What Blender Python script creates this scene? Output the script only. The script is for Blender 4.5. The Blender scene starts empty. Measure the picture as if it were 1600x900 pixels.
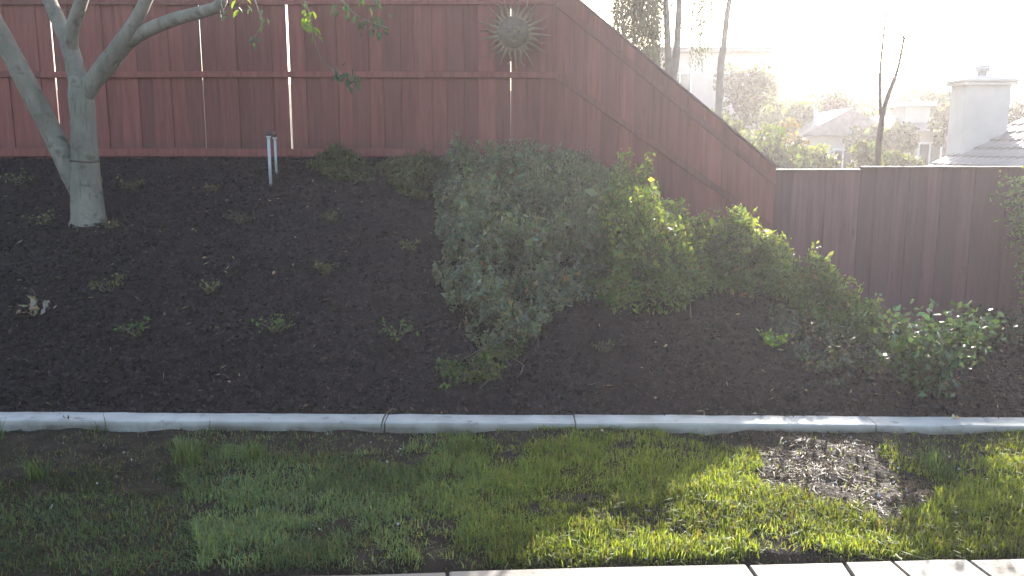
import bpy, math, random
import numpy as np
from mathutils import Vector, Matrix
random.seed(7); RNG = np.random.default_rng(7)
S = bpy.context.scene
COL = S.collection
R = math.radians

# ------------------------------------------------------------------ camera
EYE, PITCH, FPX = 1.75, R(9.5), 1331.0
cam = bpy.data.cameras.new('camera'); cam_o = bpy.data.objects.new('camera', cam); COL.objects.link(cam_o)
cam.sensor_width = 36; cam.lens = 36 * FPX / 1600; cam.clip_start = 0.05; cam.clip_end = 2000
cam_o.location = (0, 0, EYE); cam_o.rotation_euler = (R(90) - PITCH, 0, 0)
S.camera = cam_o
# ------------------------------------------------------------------ sun, sky, exposure
SUN_EL, SUN_AZ = R(15.4), R(21.3)          # azimuth from +Y towards +X
sdir = Vector((math.sin(SUN_AZ) * math.cos(SUN_EL), math.cos(SUN_AZ) * math.cos(SUN_EL), math.sin(SUN_EL)))
sl = bpy.data.lights.new('sun', 'SUN'); sl.energy = 5.0; sl.angle = R(0.53); sl.color = (1.0, 0.955, 0.88)
so = bpy.data.objects.new('sun', sl); COL.objects.link(so)
so.rotation_euler = (-sdir).to_track_quat('-Z', 'Y').to_euler(); so.location = sdir * 60
W = bpy.data.worlds.new('World'); S.world = W; W.use_nodes = True
wn = W.node_tree.nodes; sky = wn.new('ShaderNodeTexSky'); sky.sky_type = 'NISHITA'; sky.sun_disc = False
sky.sun_elevation = SUN_EL; sky.sun_rotation = SUN_AZ; sky.dust_density = 2.0; sky.air_density = 1.0
W.node_tree.links.new(sky.outputs['Color'], wn['Background'].inputs['Color'])
wn['Background'].inputs['Strength'].default_value = 0.14
S.view_settings.view_transform = 'Standard'; S.view_settings.look = 'None'
S.view_settings.exposure = 2.08; S.view_settings.gamma = 1.0; S.view_settings.use_curve_mapping = False
cy = S.cycles
cy.use_denoising = True; cy.max_bounces = 6; cy.diffuse_bounces = 3; cy.glossy_bounces = 2; cy.transmission_bounces = 4
cy.transparent_max_bounces = 6; cy.volume_bounces = 0; cy.sample_clamp_indirect = 4.0
HAZE_DENSITY, HAZE_G = 0.0018, 0.58

# ------------------------------------------------------------------ helpers
CP, SP = math.cos(PITCH), math.sin(PITCH)
def P(px, py, Y):
    "the point at depth Y (metres ahead) seen at photo pixel px, py"
    dx, dy = (px - 800) / FPX, (450 - py) / FPX
    d = Vector((dx, CP + dy * SP, -SP + dy * CP))
    return Vector((0, 0, EYE)) + d * (Y / d.y)
def proj(x, y, z):
    zz = z - EYE; f = y * CP - zz * SP; u = y * SP + zz * CP
    return 800 + FPX * x / f, 450 - FPX * u / f
def vnoise(x, y, seed=0):
    x = np.asarray(x, float); y = np.asarray(y, float)
    xi, yi = np.floor(x).astype(np.int64), np.floor(y).astype(np.int64)
    fx, fy = x - xi, y - yi
    fx, fy = fx * fx * (3 - 2 * fx), fy * fy * (3 - 2 * fy)
    def h(a, b):
        n = (a * 374761393 + b * 668265263 + seed * 1442695041) & 0xffffffff
        n = ((n ^ (n >> 13)) * 1274126177) & 0xffffffff
        return ((n ^ (n >> 16)) & 0xffff) / 65535.0
    return (h(xi, yi) * (1 - fx) + h(xi + 1, yi) * fx) * (1 - fy) + (h(xi, yi + 1) * (1 - fx) + h(xi + 1, yi + 1) * fx) * fy
def fbm(x, y, seed=0, o=4):
    s, a, t = 0, 0.5, 0
    for k in range(o):
        s = s + a * vnoise(np.asarray(x) * 2 ** k, np.asarray(y) * 2 ** k, seed + k); t += a; a *= 0.5
    return s / t
def in_poly(px, py, poly):
    px = np.asarray(px); py = np.asarray(py); r = np.zeros(px.shape, bool); n = len(poly)
    for i in range(n):
        x1, y1 = poly[i]; x2, y2 = poly[(i + 1) % n]
        c = ((y1 > py) != (y2 > py)) & (px < (x2 - x1) * (py - y1) / ((y2 - y1) or 1e-9) + x1)
        r ^= c
    return r

FY, FY1 = 11.0, 9.9                                     # the fences stand in one line
KERB0, KERB1 = 5.03, 5.19
def kerb_y(x): return -0.020 * np.asarray(x)   # the kerb runs slightly askew
def fence_y(x):
    "line of the fences: level stretch at FY, then turning towards the viewer down to the low fence"
    return np.interp(x, [.57, 3.05], [FY, FY1])
def ztop(x):
    x = np.asarray(x, float)
    t = np.clip((x - 0.6) / 3.6, 0, 1)
    return 1.61 - 2.11 * t
def terrain(x, y):
    "height of the planted bank"
    x = np.asarray(x, float); y = np.asarray(y, float)
    u = np.clip((y - (KERB1 + kerb_y(x))) / (fence_y(x) - KERB1), 0, 1.03)
    z = 0.035 + u * (ztop(x) - 0.035) + 0.10 * np.sin(u * math.pi) * np.clip(ztop(x), 0, 1)
    return z + (fbm(x * 1.3, y * 1.3, 3, 3) - 0.5) * 0.14 * np.sin(np.clip(u, 0, 1) * math.pi)
def on_bank(px, py):
    lo, hi = 5.2, FY - .02
    f = lambda Y: P(px, py, Y).z - float(terrain(P(px, py, Y).x, Y))
    prev = lo
    for k in range(1, 200):
        Y = lo + (hi - lo) * k / 199
        if f(Y) < 0:
            a, b = prev, Y
            for _ in range(20):
                m = (a + b) / 2
                if f(m) < 0: b = m
                else: a = m
            p = P(px, py, b); return Vector((p.x, b, float(terrain(p.x, b))))
        prev = Y
    p = P(px, py, hi); return Vector((p.x, hi, float(terrain(p.x, hi))))

class MB:
    def __init__(s): s.v = []; s.f = []; s.n = 0
    def add(s, v, f):
        s.f += [tuple(i + s.n for i in q) for q in f]; s.v += [tuple(p) for p in v]; s.n += len(v); return s
    def box(s, x0, x1, y0, y1, z0, z1, M=None):
        v = [(x, y, z) for x in (x0, x1) for y in (y0, y1) for z in (z0, z1)]
        if M is not None: v = [M @ Vector(p) for p in v]
        return s.add(v, [(0, 1, 3, 2), (4, 6, 7, 5), (0, 4, 5, 1), (2, 3, 7, 6), (0, 2, 6, 4), (1, 5, 7, 3)])
    def tube(s, pts, rad, n=8, cap=True, wob=0.0):
        pts = [Vector(p) for p in pts]; m = len(pts)
        if not hasattr(rad, '__len__'): rad = [rad] * m
        v, f = [], []
        for i in range(m):
            t = (pts[min(i + 1, m - 1)] - pts[max(i - 1, 0)]).normalized()
            a = t.cross(Vector((0, 1, 0.13))).normalized(); b = t.cross(a)
            for k in range(n):
                w = 2 * math.pi * k / n; r = rad[i] * (1 + wob * (random.random() - .5))
                v.append(pts[i] + (a * math.cos(w) + b * math.sin(w)) * r)
        for i in range(m - 1):
            for k in range(n):
                f.append((i * n + k, i * n + (k + 1) % n, (i + 1) * n + (k + 1) % n, (i + 1) * n + k))
        if cap: f.append(tuple(range(n))[::-1]); f.append(tuple((m - 1) * n + k for k in range(n)))
        return s.add(v, f)
    def build(s, name, mat, parent=None, smooth=False):
        me = bpy.data.meshes.new(name); me.from_pydata(s.v, [], s.f); me.update()
        return link(name, me, mat, parent, smooth)
def link(name, me, mat, parent=None, smooth=False):
    if mat and not me.materials: me.materials.append(mat)
    if smooth: me.polygons.foreach_set('use_smooth', [True] * len(me.polygons))
    o = bpy.data.objects.new(name, me); COL.objects.link(o)
    if parent: o.parent = parent
    return o
def tag(o, label=None, cat=None, group=None, kind=None):
    if label: o['label'] = label
    if cat: o['category'] = cat
    if group: o['group'] = group
    if kind: o['kind'] = kind
    return o
def empty(name, loc=(0, 0, 0), rz=0):
    o = bpy.data.objects.new(name, None); COL.objects.link(o); o.location = loc; o.rotation_euler.z = rz
    o.empty_display_size = 0.1
    return o
def place(o, loc, rot=(0, 0, 0), sc=None):
    o.location = loc; o.rotation_euler = rot
    if sc: o.scale = sc
    return o
def smooth_path(pts, k=5):
    "Catmull-Rom through the points"
    pts = [Vector(p) for p in pts]; q = [pts[0] * 2 - pts[1]] + pts + [pts[-1] * 2 - pts[-2]]; out = []
    for i in range(1, len(q) - 2):
        for j in range(k):
            t = j / k; a, b, c, d = q[i - 1], q[i], q[i + 1], q[i + 2]
            out.append(0.5 * ((2 * b) + (c - a) * t + (2 * a - 5 * b + 4 * c - d) * t * t + (3 * b - a - 3 * c + d) * t ** 3))
    out.append(pts[-1]); return out
def lerp_list(vals, n):
    return list(np.interp(np.linspace(0, len(vals) - 1, n), range(len(vals)), vals))
def np_mesh(name, V, F, colors=None):
    "V (n,3), F (m,k) all faces with k corners; colors per vertex"
    me = bpy.data.meshes.new(name); k = F.shape[1]
    me.vertices.add(len(V)); me.vertices.foreach_set('co', V.astype(np.float32).ravel())
    me.loops.add(F.size); me.loops.foreach_set('vertex_index', F.astype(np.int32).ravel())
    me.polygons.add(len(F)); me.polygons.foreach_set('loop_start', (np.arange(len(F)) * k).astype(np.int32))
    me.update(calc_edges=True)
    if colors is not None:
        a = me.color_attributes.new('tint', 'FLOAT_COLOR', 'POINT')
        c = np.ones((len(V), 4), np.float32); c[:, :3] = colors; a.data.foreach_set('color', c.ravel())
    return me
def leaf_mesh(name, C, size, cols, aspect=0.5, up=0.3, rng=RNG, axis=None):
    "many small folded leaves: centre C (n,3), size (n,), tint cols (n,3); 6 corners, 2 quads each"
    n = len(C)
    ax = rng.normal(size=(n, 3)); ax[:, 2] += up
    if axis is not None: ax = ax * 0.6 + axis
    ax /= np.linalg.norm(ax, axis=1)[:, None]
    t = rng.normal(size=(n, 3)); nb = np.cross(ax, t); nb /= np.linalg.norm(nb, axis=1)[:, None]
    nn = np.cross(nb, ax)
    s = np.asarray(size)[:, None]; w = s * aspect
    a = C - ax * s * .5; m = C + nn * s * -.06; b = C + ax * s * .5
    l = C + nb * w * .5 + nn * s * .08; r = C - nb * w * .5 + nn * s * .08
    V = np.stack([a, r, b, l, m], 1).reshape(-1, 3)
    i = np.arange(n)[:, None] * 5
    F = np.concatenate([i + np.array([[0, 1, 4]]), i + np.array([[1, 2, 4]]), i + np.array([[2, 3, 4]]), i + np.array([[3, 0, 4]])])
    return np_mesh(name, V, F, np.repeat(cols, 5, axis=0))

# ------------------------------------------------------------------ materials
def new_mat(name):
    m = bpy.data.materials.new(name); m.use_nodes = True; nt = m.node_tree
    return m, nt, nt.nodes, nt.links, nt.nodes['Principled BSDF']
def ramp(N, L, src, stops):
    r = N.new('ShaderNodeValToRGB'); L.new(src, r.inputs[0])
    e = r.color_ramp.elements
    while len(e) < len(stops): e.new(0.5)
    for k, (p, c) in zip(e, stops): k.position = p; k.color = (*c, 1)
    return r.outputs[0]
def noise(N, L, scale, detail=5, vec=None, rough=.6):
    n = N.new('ShaderNodeTexNoise'); n.inputs['Scale'].default_value = scale; n.inputs['Detail'].default_value = detail
    n.inputs['Roughness'].default_value = rough
    if vec is not None: L.new(vec, n.inputs['Vector'])
    return n.outputs['Fac']
def coords(N, L, kind='Object', scale=(1, 1, 1)):
    t = N.new('ShaderNodeTexCoord'); m = N.new('ShaderNodeMapping'); m.inputs['Scale'].default_value = scale
    L.new(t.outputs[kind], m.inputs['Vector']); return m.outputs[0]
def bump(N, L, b, h, strength=.3, dist=.02):
    n = N.new('ShaderNodeBump'); n.inputs['Strength'].default_value = strength; n.inputs['Distance'].default_value = dist
    L.new(h, n.inputs['Height']); L.new(n.outputs[0], b.inputs['Normal'])
def mixc(N, L, f, a, b, blend='MIX'):
    m = N.new('ShaderNodeMix'); m.data_type = 'RGBA'; m.blend_type = blend
    for s, val in ((0, f), (6, a), (7, b)):
        if hasattr(val, 'is_linked'): L.new(val, m.inputs[s])
        elif s == 0: m.inputs[0].default_value = val
        else: m.inputs[s].default_value = (*val, 1)
    return m.outputs[2]
def surf(name, stops, scale=6, rough=.8, bs=.3, bd=.02, bscale=None, kind='Object', vec_scale=(1, 1, 1), spec=.4):
    m, nt, N, L, b = new_mat(name); v = coords(N, L, kind, vec_scale)
    L.new(ramp(N, L, noise(N, L, scale, 8, v), stops), b.inputs['Base Color'])
    b.inputs['Roughness'].default_value = rough; b.inputs['Specular IOR Level'].default_value = spec
    bump(N, L, b, noise(N, L, bscale or scale * 4, 6, v), bs, bd); return m
def wood_mat(name, dark, mid, light):
    m, nt, N, L, b = new_mat(name); v = coords(N, L, 'Object', (14, 14, 0.9))
    oi = N.new('ShaderNodeObjectInfo'); ad = N.new('ShaderNodeVectorMath'); ad.operation = 'ADD'
    mu = N.new('ShaderNodeMath'); mu.operation = 'MULTIPLY'; mu.inputs[1].default_value = 37.0
    L.new(oi.outputs['Random'], mu.inputs[0]); L.new(v, ad.inputs[0]); L.new(mu.outputs[0], ad.inputs[1])
    g = noise(N, L, 1.6, 9, ad.outputs[0], .65)
    c = ramp(N, L, g, [(.25, dark), (.5, mid), (.8, light)])
    tone = ramp(N, L, oi.outputs['Random'], [(0, (.72, .72, .74)), (1, (1.15, 1.1, 1.08))])
    c = mixc(N, L, 1.0, c, tone, 'MULTIPLY')
    st = noise(N, L, 1.1, 5, coords(N, L, 'Generated', (3, 1, 2)))
    c = mixc(N, L, ramp(N, L, st, [(.45, (0, 0, 0)), (.75, (.35, .35, .35))]), c, (.10, .055, .05))
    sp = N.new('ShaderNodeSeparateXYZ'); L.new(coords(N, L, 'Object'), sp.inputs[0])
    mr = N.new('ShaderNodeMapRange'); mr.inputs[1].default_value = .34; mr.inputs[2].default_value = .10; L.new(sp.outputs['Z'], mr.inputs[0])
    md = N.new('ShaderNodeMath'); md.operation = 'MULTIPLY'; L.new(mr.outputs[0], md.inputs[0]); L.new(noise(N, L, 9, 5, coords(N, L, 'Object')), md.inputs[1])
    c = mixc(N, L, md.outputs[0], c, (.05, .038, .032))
    kn = N.new('ShaderNodeTexVoronoi'); kn.inputs['Scale'].default_value = 1.0; ka = N.new('ShaderNodeVectorMath'); ka.operation = 'ADD'
    L.new(coords(N, L, 'Object', (6, 6, 1.6)), ka.inputs[0]); L.new(mu.outputs[0], ka.inputs[1]); L.new(ka.outputs[0], kn.inputs['Vector'])
    c = mixc(N, L, ramp(N, L, kn.outputs['Distance'], [(.06, (.75, .75, .75)), (.12, (0, 0, 0))]), c, dark)
    L.new(c, b.inputs['Base Color']); b.inputs['Roughness'].default_value = .72; b.inputs['Specular IOR Level'].default_value = .3
    bump(N, L, b, g, .35, .006); return m
def leaf_mat(name, gloss=.45, trans=.45, tint=(1.25, 1.2, .55), spec=.4):
    m, nt, N, L, b = new_mat(name); a = N.new('ShaderNodeAttribute'); a.attribute_name = 'tint'
    L.new(a.outputs['Color'], b.inputs['Base Color']); b.inputs['Roughness'].default_value = gloss
    b.inputs['Specular IOR Level'].default_value = spec
    t = N.new('ShaderNodeBsdfTranslucent'); L.new(mixc(N, L, 1.0, a.outputs['Color'], tint, 'MULTIPLY'), t.inputs['Color'])
    mx = N.new('ShaderNodeMixShader'); mx.inputs[0].default_value = trans
    L.new(b.outputs[0], mx.inputs[1]); L.new(t.outputs[0], mx.inputs[2])
    L.new(mx.outputs[0], N['Material Output'].inputs['Surface']); return m
M = {}
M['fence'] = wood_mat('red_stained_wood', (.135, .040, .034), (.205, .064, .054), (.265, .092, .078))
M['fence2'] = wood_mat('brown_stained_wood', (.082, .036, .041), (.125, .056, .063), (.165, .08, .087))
M['soil'] = surf('dark_bark_mulch', [(.3, (.014, .010, .010)), (.55, (.031, .022, .022)), (.8, (.058, .042, .040))], 9, .95, 1.0, .03, 46, spec=.15)
M['chip'] = leaf_mat('mulch_chip', .8, 0.0, spec=.2)
M['lawn_soil'] = surf('moist_lawn_soil', [(.3, (.02, .015, .012)), (.55, (.044, .032, .024)), (.8, (.078, .057, .04))], 7, .95, .9, .03, 38, spec=.1)
M['ground'] = surf('dry_ground', [(.3, (.07, .075, .03)), (.6, (.13, .13, .055)), (.85, (.22, .19, .11))], .6, .95, .3, .05, 4)
M['concrete0'] = surf('weathered_concrete', [(.2, (.20, .19, .18)), (.5, (.33, .32, .305)), (.8, (.43, .42, .40))], 5, .75, .35, .006, 60)
def kerb_mat():
    m, nt, N, L, b = new_mat('stained_concrete'); v = coords(N, L)
    c = ramp(N, L, noise(N, L, 5, 8, v), [(.2, (.27, .255, .235)), (.5, (.40, .38, .355)), (.8, (.50, .48, .45))])
    sp = N.new('ShaderNodeSeparateXYZ'); L.new(v, sp.inputs[0]); mr = N.new('ShaderNodeMapRange')
    mr.inputs[1].default_value = .066; mr.inputs[2].default_value = .025; L.new(sp.outputs['Z'], mr.inputs[0])
    mu = N.new('ShaderNodeMath'); mu.operation = 'MULTIPLY'; L.new(mr.outputs[0], mu.inputs[0]); L.new(ramp(N, L, noise(N, L, 3, 6, v), [(.35, (.35, .35, .35)), (.6, (.95, .95, .95))]), mu.inputs[1])
    c = mixc(N, L, mu.outputs[0], c, (.085, .065, .048))
    c = mixc(N, L, ramp(N, L, noise(N, L, 11, 5, v), [(.60, (0, 0, 0)), (.72, (.6, .6, .6))]), c, (.10, .085, .07))
    L.new(c, b.inputs['Base Color']); b.inputs['Roughness'].default_value = .75; bump(N, L, b, noise(N, L, 60, 6, v), .4, .006); return m
M['concrete'] = kerb_mat()
M['stone'] = surf('pale_flagstone', [(.25, (.13, .10, .075)), (.5, (.24, .20, .16)), (.8, (.34, .29, .24))], 2.2, .7, .5, .008, 22)
M['mortar'] = surf('dark_joint', [(.3, (.05, .045, .04)), (.7, (.11, .1, .09))], 20, .9)
M['bark'] = surf('smooth_grey_bark', [(.2, (.10, .088, .068)), (.5, (.20, .182, .148)), (.8, (.33, .30, .25))], 4, .8, 1.0, .02, 26, vec_scale=(1, 1, .4))
def bark_mat():
    m, nt, N, L, b = new_mat('blotched_grey_bark'); v = coords(N, L, 'Object', (1, 1, .45))
    c = ramp(N, L, noise(N, L, 4, 9, v, .7), [(.25, (.10, .088, .068)), (.5, (.20, .182, .148)), (.78, (.33, .30, .25))])
    c = mixc(N, L, ramp(N, L, noise(N, L, 7, 6, coords(N, L, 'Object', (1, 1, 1.3))), [(.56, (0, 0, 0)), (.66, (.75, .75, .75))]), c, (.085, .075, .05))
    c = mixc(N, L, ramp(N, L, noise(N, L, 3, 7, coords(N, L, 'Object', (9, 9, .8))), [(.57, (0, 0, 0)), (.70, (.6, .6, .6))]), c, (.06, .052, .04))
    L.new(c, b.inputs['Base Color']); b.inputs['Roughness'].default_value = .8
    bump(N, L, b, noise(N, L, 5, 9, coords(N, L, 'Object', (5, 5, 1)), .75), 1.0, .03); return m
M['bark'] = bark_mat()
M['farbark'] = surf('rough_brown_bark', [(.3, (.06, .045, .035)), (.7, (.13, .10, .08))], 5, .9, .5, .03)
M['leaf'] = leaf_mat('leaf')
M['gloss'] = leaf_mat('glossy_leaf', .22, .3, spec=.7)
M['grass'] = leaf_mat('grass_blade', .6, .55, (1.5, 1.3, .5), .2)
M['straw'] = leaf_mat('dry_straw', .6, .2, (1.1, 1, .8), .2)
M['pvc'] = surf('grey_plastic_pipe', [(.3, (.36, .37, .38)), (.7, (.46, .47, .48))], 9, .4, .05, .002)
M['valve'] = surf('dark_plastic', [(.3, (.03, .03, .028)), (.7, (.05, .05, .045))], 9, .5, .05, .002)
M['rust'] = surf('rusty_iron', [(.25, (.12, .078, .052)), (.5, (.20, .138, .092)), (.8, (.29, .20, .14))], 14, .5, .4, .004)
M['bronze'] = surf('dark_bronze', [(.25, (.07, .05, .035)), (.5, (.12, .085, .055)), (.8, (.18, .13, .085))], 14, .5, .4, .004)
M['dark'] = surf('dark_recess', [(.3, (.01, .01, .01)), (.7, (.02, .018, .016))], 14, .8)
M['stucco'] = surf('pale_stucco', [(.3, (.46, .42, .38)), (.7, (.54, .50, .46))], 2, .9, .3, .01, 40)
M['white'] = surf('white_render', [(.3, (.64, .64, .64)), (.7, (.74, .74, .74))], 2, .85, .1, .01, 30)
M['pink'] = surf('pinkish_render', [(.3, (.50, .40, .37)), (.7, (.58, .48, .44))], 2, .85, .1, .01, 30)
M['tile'] = surf('grey_clay_tile', [(.3, (.16, .14, .135)), (.7, (.27, .24, .225))], 5, .6, .2, .006)
M['glass'] = surf('window_glass', [(.3, (.05, .06, .07)), (.7, (.08, .09, .10))], 2, .08, .0, .001, spec=.8)
M['palebark'] = surf('pale_grey_bark', [(.3, (.16, .14, .12)), (.7, (.27, .24, .21))], 5, .9, .5, .03)
M['metal'] = surf('galvanised_metal', [(.3, (.30, .30, .31)), (.7, (.42, .42, .43))], 10, .45, .1, .002)

def tints(n, base, var=.25, hue=.12, rng=RNG):
    b = np.asarray(base, float)[None, :]
    c = b * (1 + var * rng.normal(size=(n, 1))) * (1 + hue * rng.normal(size=(n, 3)) * np.array([[1, .35, .8]]))
    return np.clip(c, .004, .9)

# ------------------------------------------------------------------ ground, hill, bank, lawn
def grid(name, x0, x1, nx, y0, y1, ny, fz, mat):
    X, Y = np.meshgrid(np.linspace(x0, x1, nx), np.linspace(y0, y1, ny))
    V = np.stack([X, Y, fz(X, Y)], -1).reshape(-1, 3)
    i = (np.arange(ny - 1)[:, None] * nx + np.arange(nx - 1)[None, :]).ravel()
    F = np.stack([i, i + 1, i + nx + 1, i + nx], 1)
    me = np_mesh(name, V, F); return link(name, me, mat, None, True)
def hill_z(x, y):
    t = np.clip((np.asarray(y) - 19) / 55, 0, 1); t = t * t * (3 - 2 * t)
    t2 = np.clip((np.asarray(y) - 11) / 10, 0, 1)
    return -0.62 - 1.2 * t2 + 8.2 * t + (fbm(np.asarray(x) / 9, np.asarray(y) / 9, 11, 3) - .5) * 2.4 * t
tag(grid('ground', -95, 115, 84, -18, 150, 70, hill_z, M['ground']), kind='structure')
bank = grid('planted_bank', -11, 11, 240, KERB1 - 0.03, FY + .3, 120,
            lambda x, y: terrain(x, y + kerb_y(x)) + (fbm(x * 9, y * 9, 21, 3) - .5) * .035, M['soil'])
# the far side of the sheet follows the kerb's slant
bv = np.empty(len(bank.data.vertices) * 3, np.float32); bank.data.vertices.foreach_get('co', bv); bv = bv.reshape(-1, 3)
bv[:, 1] += kerb_y(bv[:, 0]) * 0.98; bank.data.vertices.foreach_set('co', bv.ravel()); bank.data.update()
tag(bank, kind='structure')
def patio_y(x): return 3.275 + 0.048 * np.asarray(x)
def lawn_z(x, y):
    x = np.asarray(x, float); y = np.asarray(y, float)
    z = -0.02 + (fbm(x * 1.7, y * 1.7, 31, 3) - .5) * .07 + (fbm(x * 11, y * 11, 35, 3) - .5) * .03
    d = y - patio_y(x)
    kd = KERB0 + kerb_y(x) - y                      # soil banked up against the kerb, more at the right
    return z - .07 * np.clip(1 - d / .16, 0, 1) + np.interp(x, [-3, 0, 2.5], [.012, .030, .052]) * np.clip(1 - kd / .7, 0, 1)
tag(grid('lawn_soil', -8, 8, 420, 2.6, KERB0 + .2, 90, lawn_z, M['lawn_soil']), kind='structure')

# kerb: cast concrete lengths
kerb = tag(empty('kerb'), kind='structure')
joints = [-8.2, -5.6, -3.35, P(605, 655, 5.15).x, P(897, 655, 5.15).x, P(1352, 655, 5.15).x, 4.1, 6.2, 8.2]
for a, b in zip(joints[:-1], joints[1:]):
    m = MB(); n = max(4, int((b - a) / .12)); prof = [(0, -.12), (0, .061), (.006, .068), (.156, .070), (.162, .064), (.162, -.12)]
    vs, fs = [], []
    dz = random.uniform(-.004, .004)
    for i in range(n + 1):
        x = a + .004 + (b - a - .008) * i / n
        for (py_, pz) in prof:
            vs.append((x, KERB0 + float(kerb_y(x)) + py_ + random.uniform(-.003, .003), pz + dz + (random.uniform(-.002, .002) if pz > 0 else 0)))
    k = len(prof)
    for i in range(n):
        for j in range(k - 1): fs.append((i * k + j, (i + 1) * k + j, (i + 1) * k + j + 1, i * k + j + 1))
    fs += [tuple(range(k)), tuple(n * k + j for j in range(k))[::-1]]
    m.add(vs, fs).build('kerb_length', M['concrete'], kerb)

# patio: flagstones on a mortar bed
patio = tag(empty('patio'), kind='structure')
xl = P(455, 898, 3.3).x
m = MB(); ys = [(xl, patio_y(xl) - .02), (8, patio_y(8) - .02), (8, -8), (-9, -8), (-9, 1.9), (xl, 1.9)]
m.add([(x, float(y), .004) for x, y in ys] + [(x, float(y), -.15) for x, y in ys],
      [tuple(range(6))[::-1]] + [(i, (i + 1) % 6, 6 + (i + 1) % 6, 6 + i) for i in range(6)])
m.build('mortar_bed', M['mortar'], patio)
def flag(pts):
    c = sum((Vector((x, y, 0)) for x, y in pts), Vector()) / len(pts)
    m = MB(); n = len(pts); ins = [(c.x + (x - c.x) * .988, c.y + (y - c.y) * .988) for x, y in pts]
    h = .022 + random.uniform(-.004, .004)
    m.add([(x, y, 0.0) for x, y in pts] + [(x, y, h - .006) for x, y in pts] + [(x, y, h) for x, y in ins],
          [(i, (i + 1) % n, n + (i + 1) % n, n + i) for i in range(n)] + [(n + i, n + (i + 1) % n, 2 * n + (i + 1) % n, 2 * n + i) for i in range(n)] + [tuple(2 * n + i for i in range(n))])
    m.build('flagstone', M['stone'], patio)
row = [xl, P(700, 892, 3.3).x, P(1163, 884, 3.37).x, P(1310, 881, 3.4).x, P(1385, 879, 3.4).x, P(1505, 876, 3.4).x, 2.75, 3.4, 4.2, 5.2]
row2 = [x + .07 for x in row[:2]] + [row[2] + .05, row[3] - .04, row[4] + .07, row[5] + .08] + [x + .03 for x in row[6:]]
for i in range(len(row) - 1):
    g = .008; a, b, c, d = row[i], row[i + 1], row2[i + 1], row2[i]
    mid = (a + b) / 2 + random.uniform(-.05, .05)
    flag([(a + g, float(patio_y(a))), (mid, float(patio_y(mid)) + random.uniform(-.008, .008)), (b - g, float(patio_y(b))), (c - g, 2.72), (d + g, 2.72)])
for r_ in range(6):
    y1 = 2.70 - r_ * .62; x = -8.5 + random.uniform(0, .4) if y1 < 1.9 else xl
    while x < 5:
        w = random.uniform(.55, 1.0); flag([(x + .01, y1), (x + w - .01, y1), (x + w - .01 + random.uniform(-.02, .02), y1 - .60), (x + .01, y1 - .60)]); x += w

# ------------------------------------------------------------------ fences
FH = 257 * FY / FPX
xB = P(869, -5, FY).x; xC = P(1213, 263, FY1).x; zBt = 1.61 + FH; zCt = P(1213, 263, FY1).z
PHI = math.atan2(FY1 - FY, xC - xB)
def fy(x): return float(np.interp(x, [xB, xC], [FY, FY1]))
def top_slope(x): return min(zBt, zBt + (zCt - zBt) * (x - xB) / (xC - xB))
def board(parent, x0, x1, zb, zt0, zt1, yoff, mat, th=.018):
    "one upright board with eased front edges, its top cut to the slope"
    m = MB(); e = .004; y0, y1 = -th / 2, th / 2
    cx = (x0 + x1) / 2; w = (x1 - x0) / 2; turned = xB - .02 < cx < xC and zt0 != zt1; w = w / math.cos(PHI) if turned else w
    sec = [(-w, y1), (-w, y0 + e), (-w + e, y0), (w - e, y0), (w, y0 + e), (w, y1)]
    lo = [(x, y, 0) for x, y in sec]; hi = [(x, y, (zt0 + (zt1 - zt0) * (x + w) / (2 * w)) - zb) for x, y in sec]
    m.add(lo + hi, [(i, (i + 1) % 6, 6 + (i + 1) % 6, 6 + i) for i in range(6)] + [tuple(range(6))[::-1], tuple(range(6, 12))])
    o = m.build('board', mat, parent); o.location = (cx, fy(cx) + yoff, zb); o.rotation_euler = (random.uniform(-.002, .002), random.uniform(-.0015, .0015), (PHI if turned else 0) + random.uniform(-.012, .012)); return o
def run_boards(parent, x0, x1, seams, ztf, zbf, mat, w0=.2):
    "boards from x0 to x1; seams = [(x, gap)] are open joints, elsewhere boards lap in front and behind"
    pts = [x0]; gaps = {0: 0}
    marks = sorted(s for s in seams if x0 < s[0] < x1) + [(x1, 0)]
    edges = []; cur = x0
    for sx, gp in marks:
        n = max(1, round((sx - cur) / w0)); step = (sx - cur) / n
        for i in range(n):
            a, b = cur + step * i, cur + step * (i + 1)
            la = .012 if i > 0 else 0; lb = .012 if i < n - 1 else 0
            edges.append((a - la + (prev_gap / 2 if i == 0 and cur != x0 else 0), b + lb - (gp / 2 if i == n - 1 else 0)))
        cur = sx; prev_gap = gp
    for k, (a, b) in enumerate(edges):
        j = random.uniform(-.002, .002)
        board(parent, a, b, float(zbf(a, b)), float(ztf(a)), float(ztf(b)), (.0 if k % 2 else .0195) + j, mat)
prev_gap = 0
def gx(px, py, Y=None): return P(px, py, Y or FY).x
red = tag(empty('wooden_fence', (0, 0, 0)), 'tall red-stained board fence atop the bank, carrying the metal sun', 'fence')
gaps = [(gx(87, 125), .022), (gx(320, 190), .001), (gx(452, 120), .028), (gx(798, 160), .0015)]
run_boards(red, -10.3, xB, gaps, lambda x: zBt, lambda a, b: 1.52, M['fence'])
def rail(parent, pts, h, th, mat, name='rail', y0=-.012):
    for (xa, za), (xb, zb) in zip(pts[:-1], pts[1:]):
        m = MB(); e = .004
        m.add([(x, fy(x) + y, z + d) for (x, z) in ((xa, za), (xb, zb)) for (y, d) in ((y0, -h / 2), (y0 - th + e, -h / 2), (y0 - th, -h / 2 + e), (y0 - th, h / 2 - e), (y0 - th + e, h / 2), (y0, h / 2))],
              [(i, (i + 1) % 6, 6 + (i + 1) % 6, 6 + i) for i in range(6)] + [tuple(range(6))[::-1], tuple(range(6, 12))])
        m.build(name, mat, parent)
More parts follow.
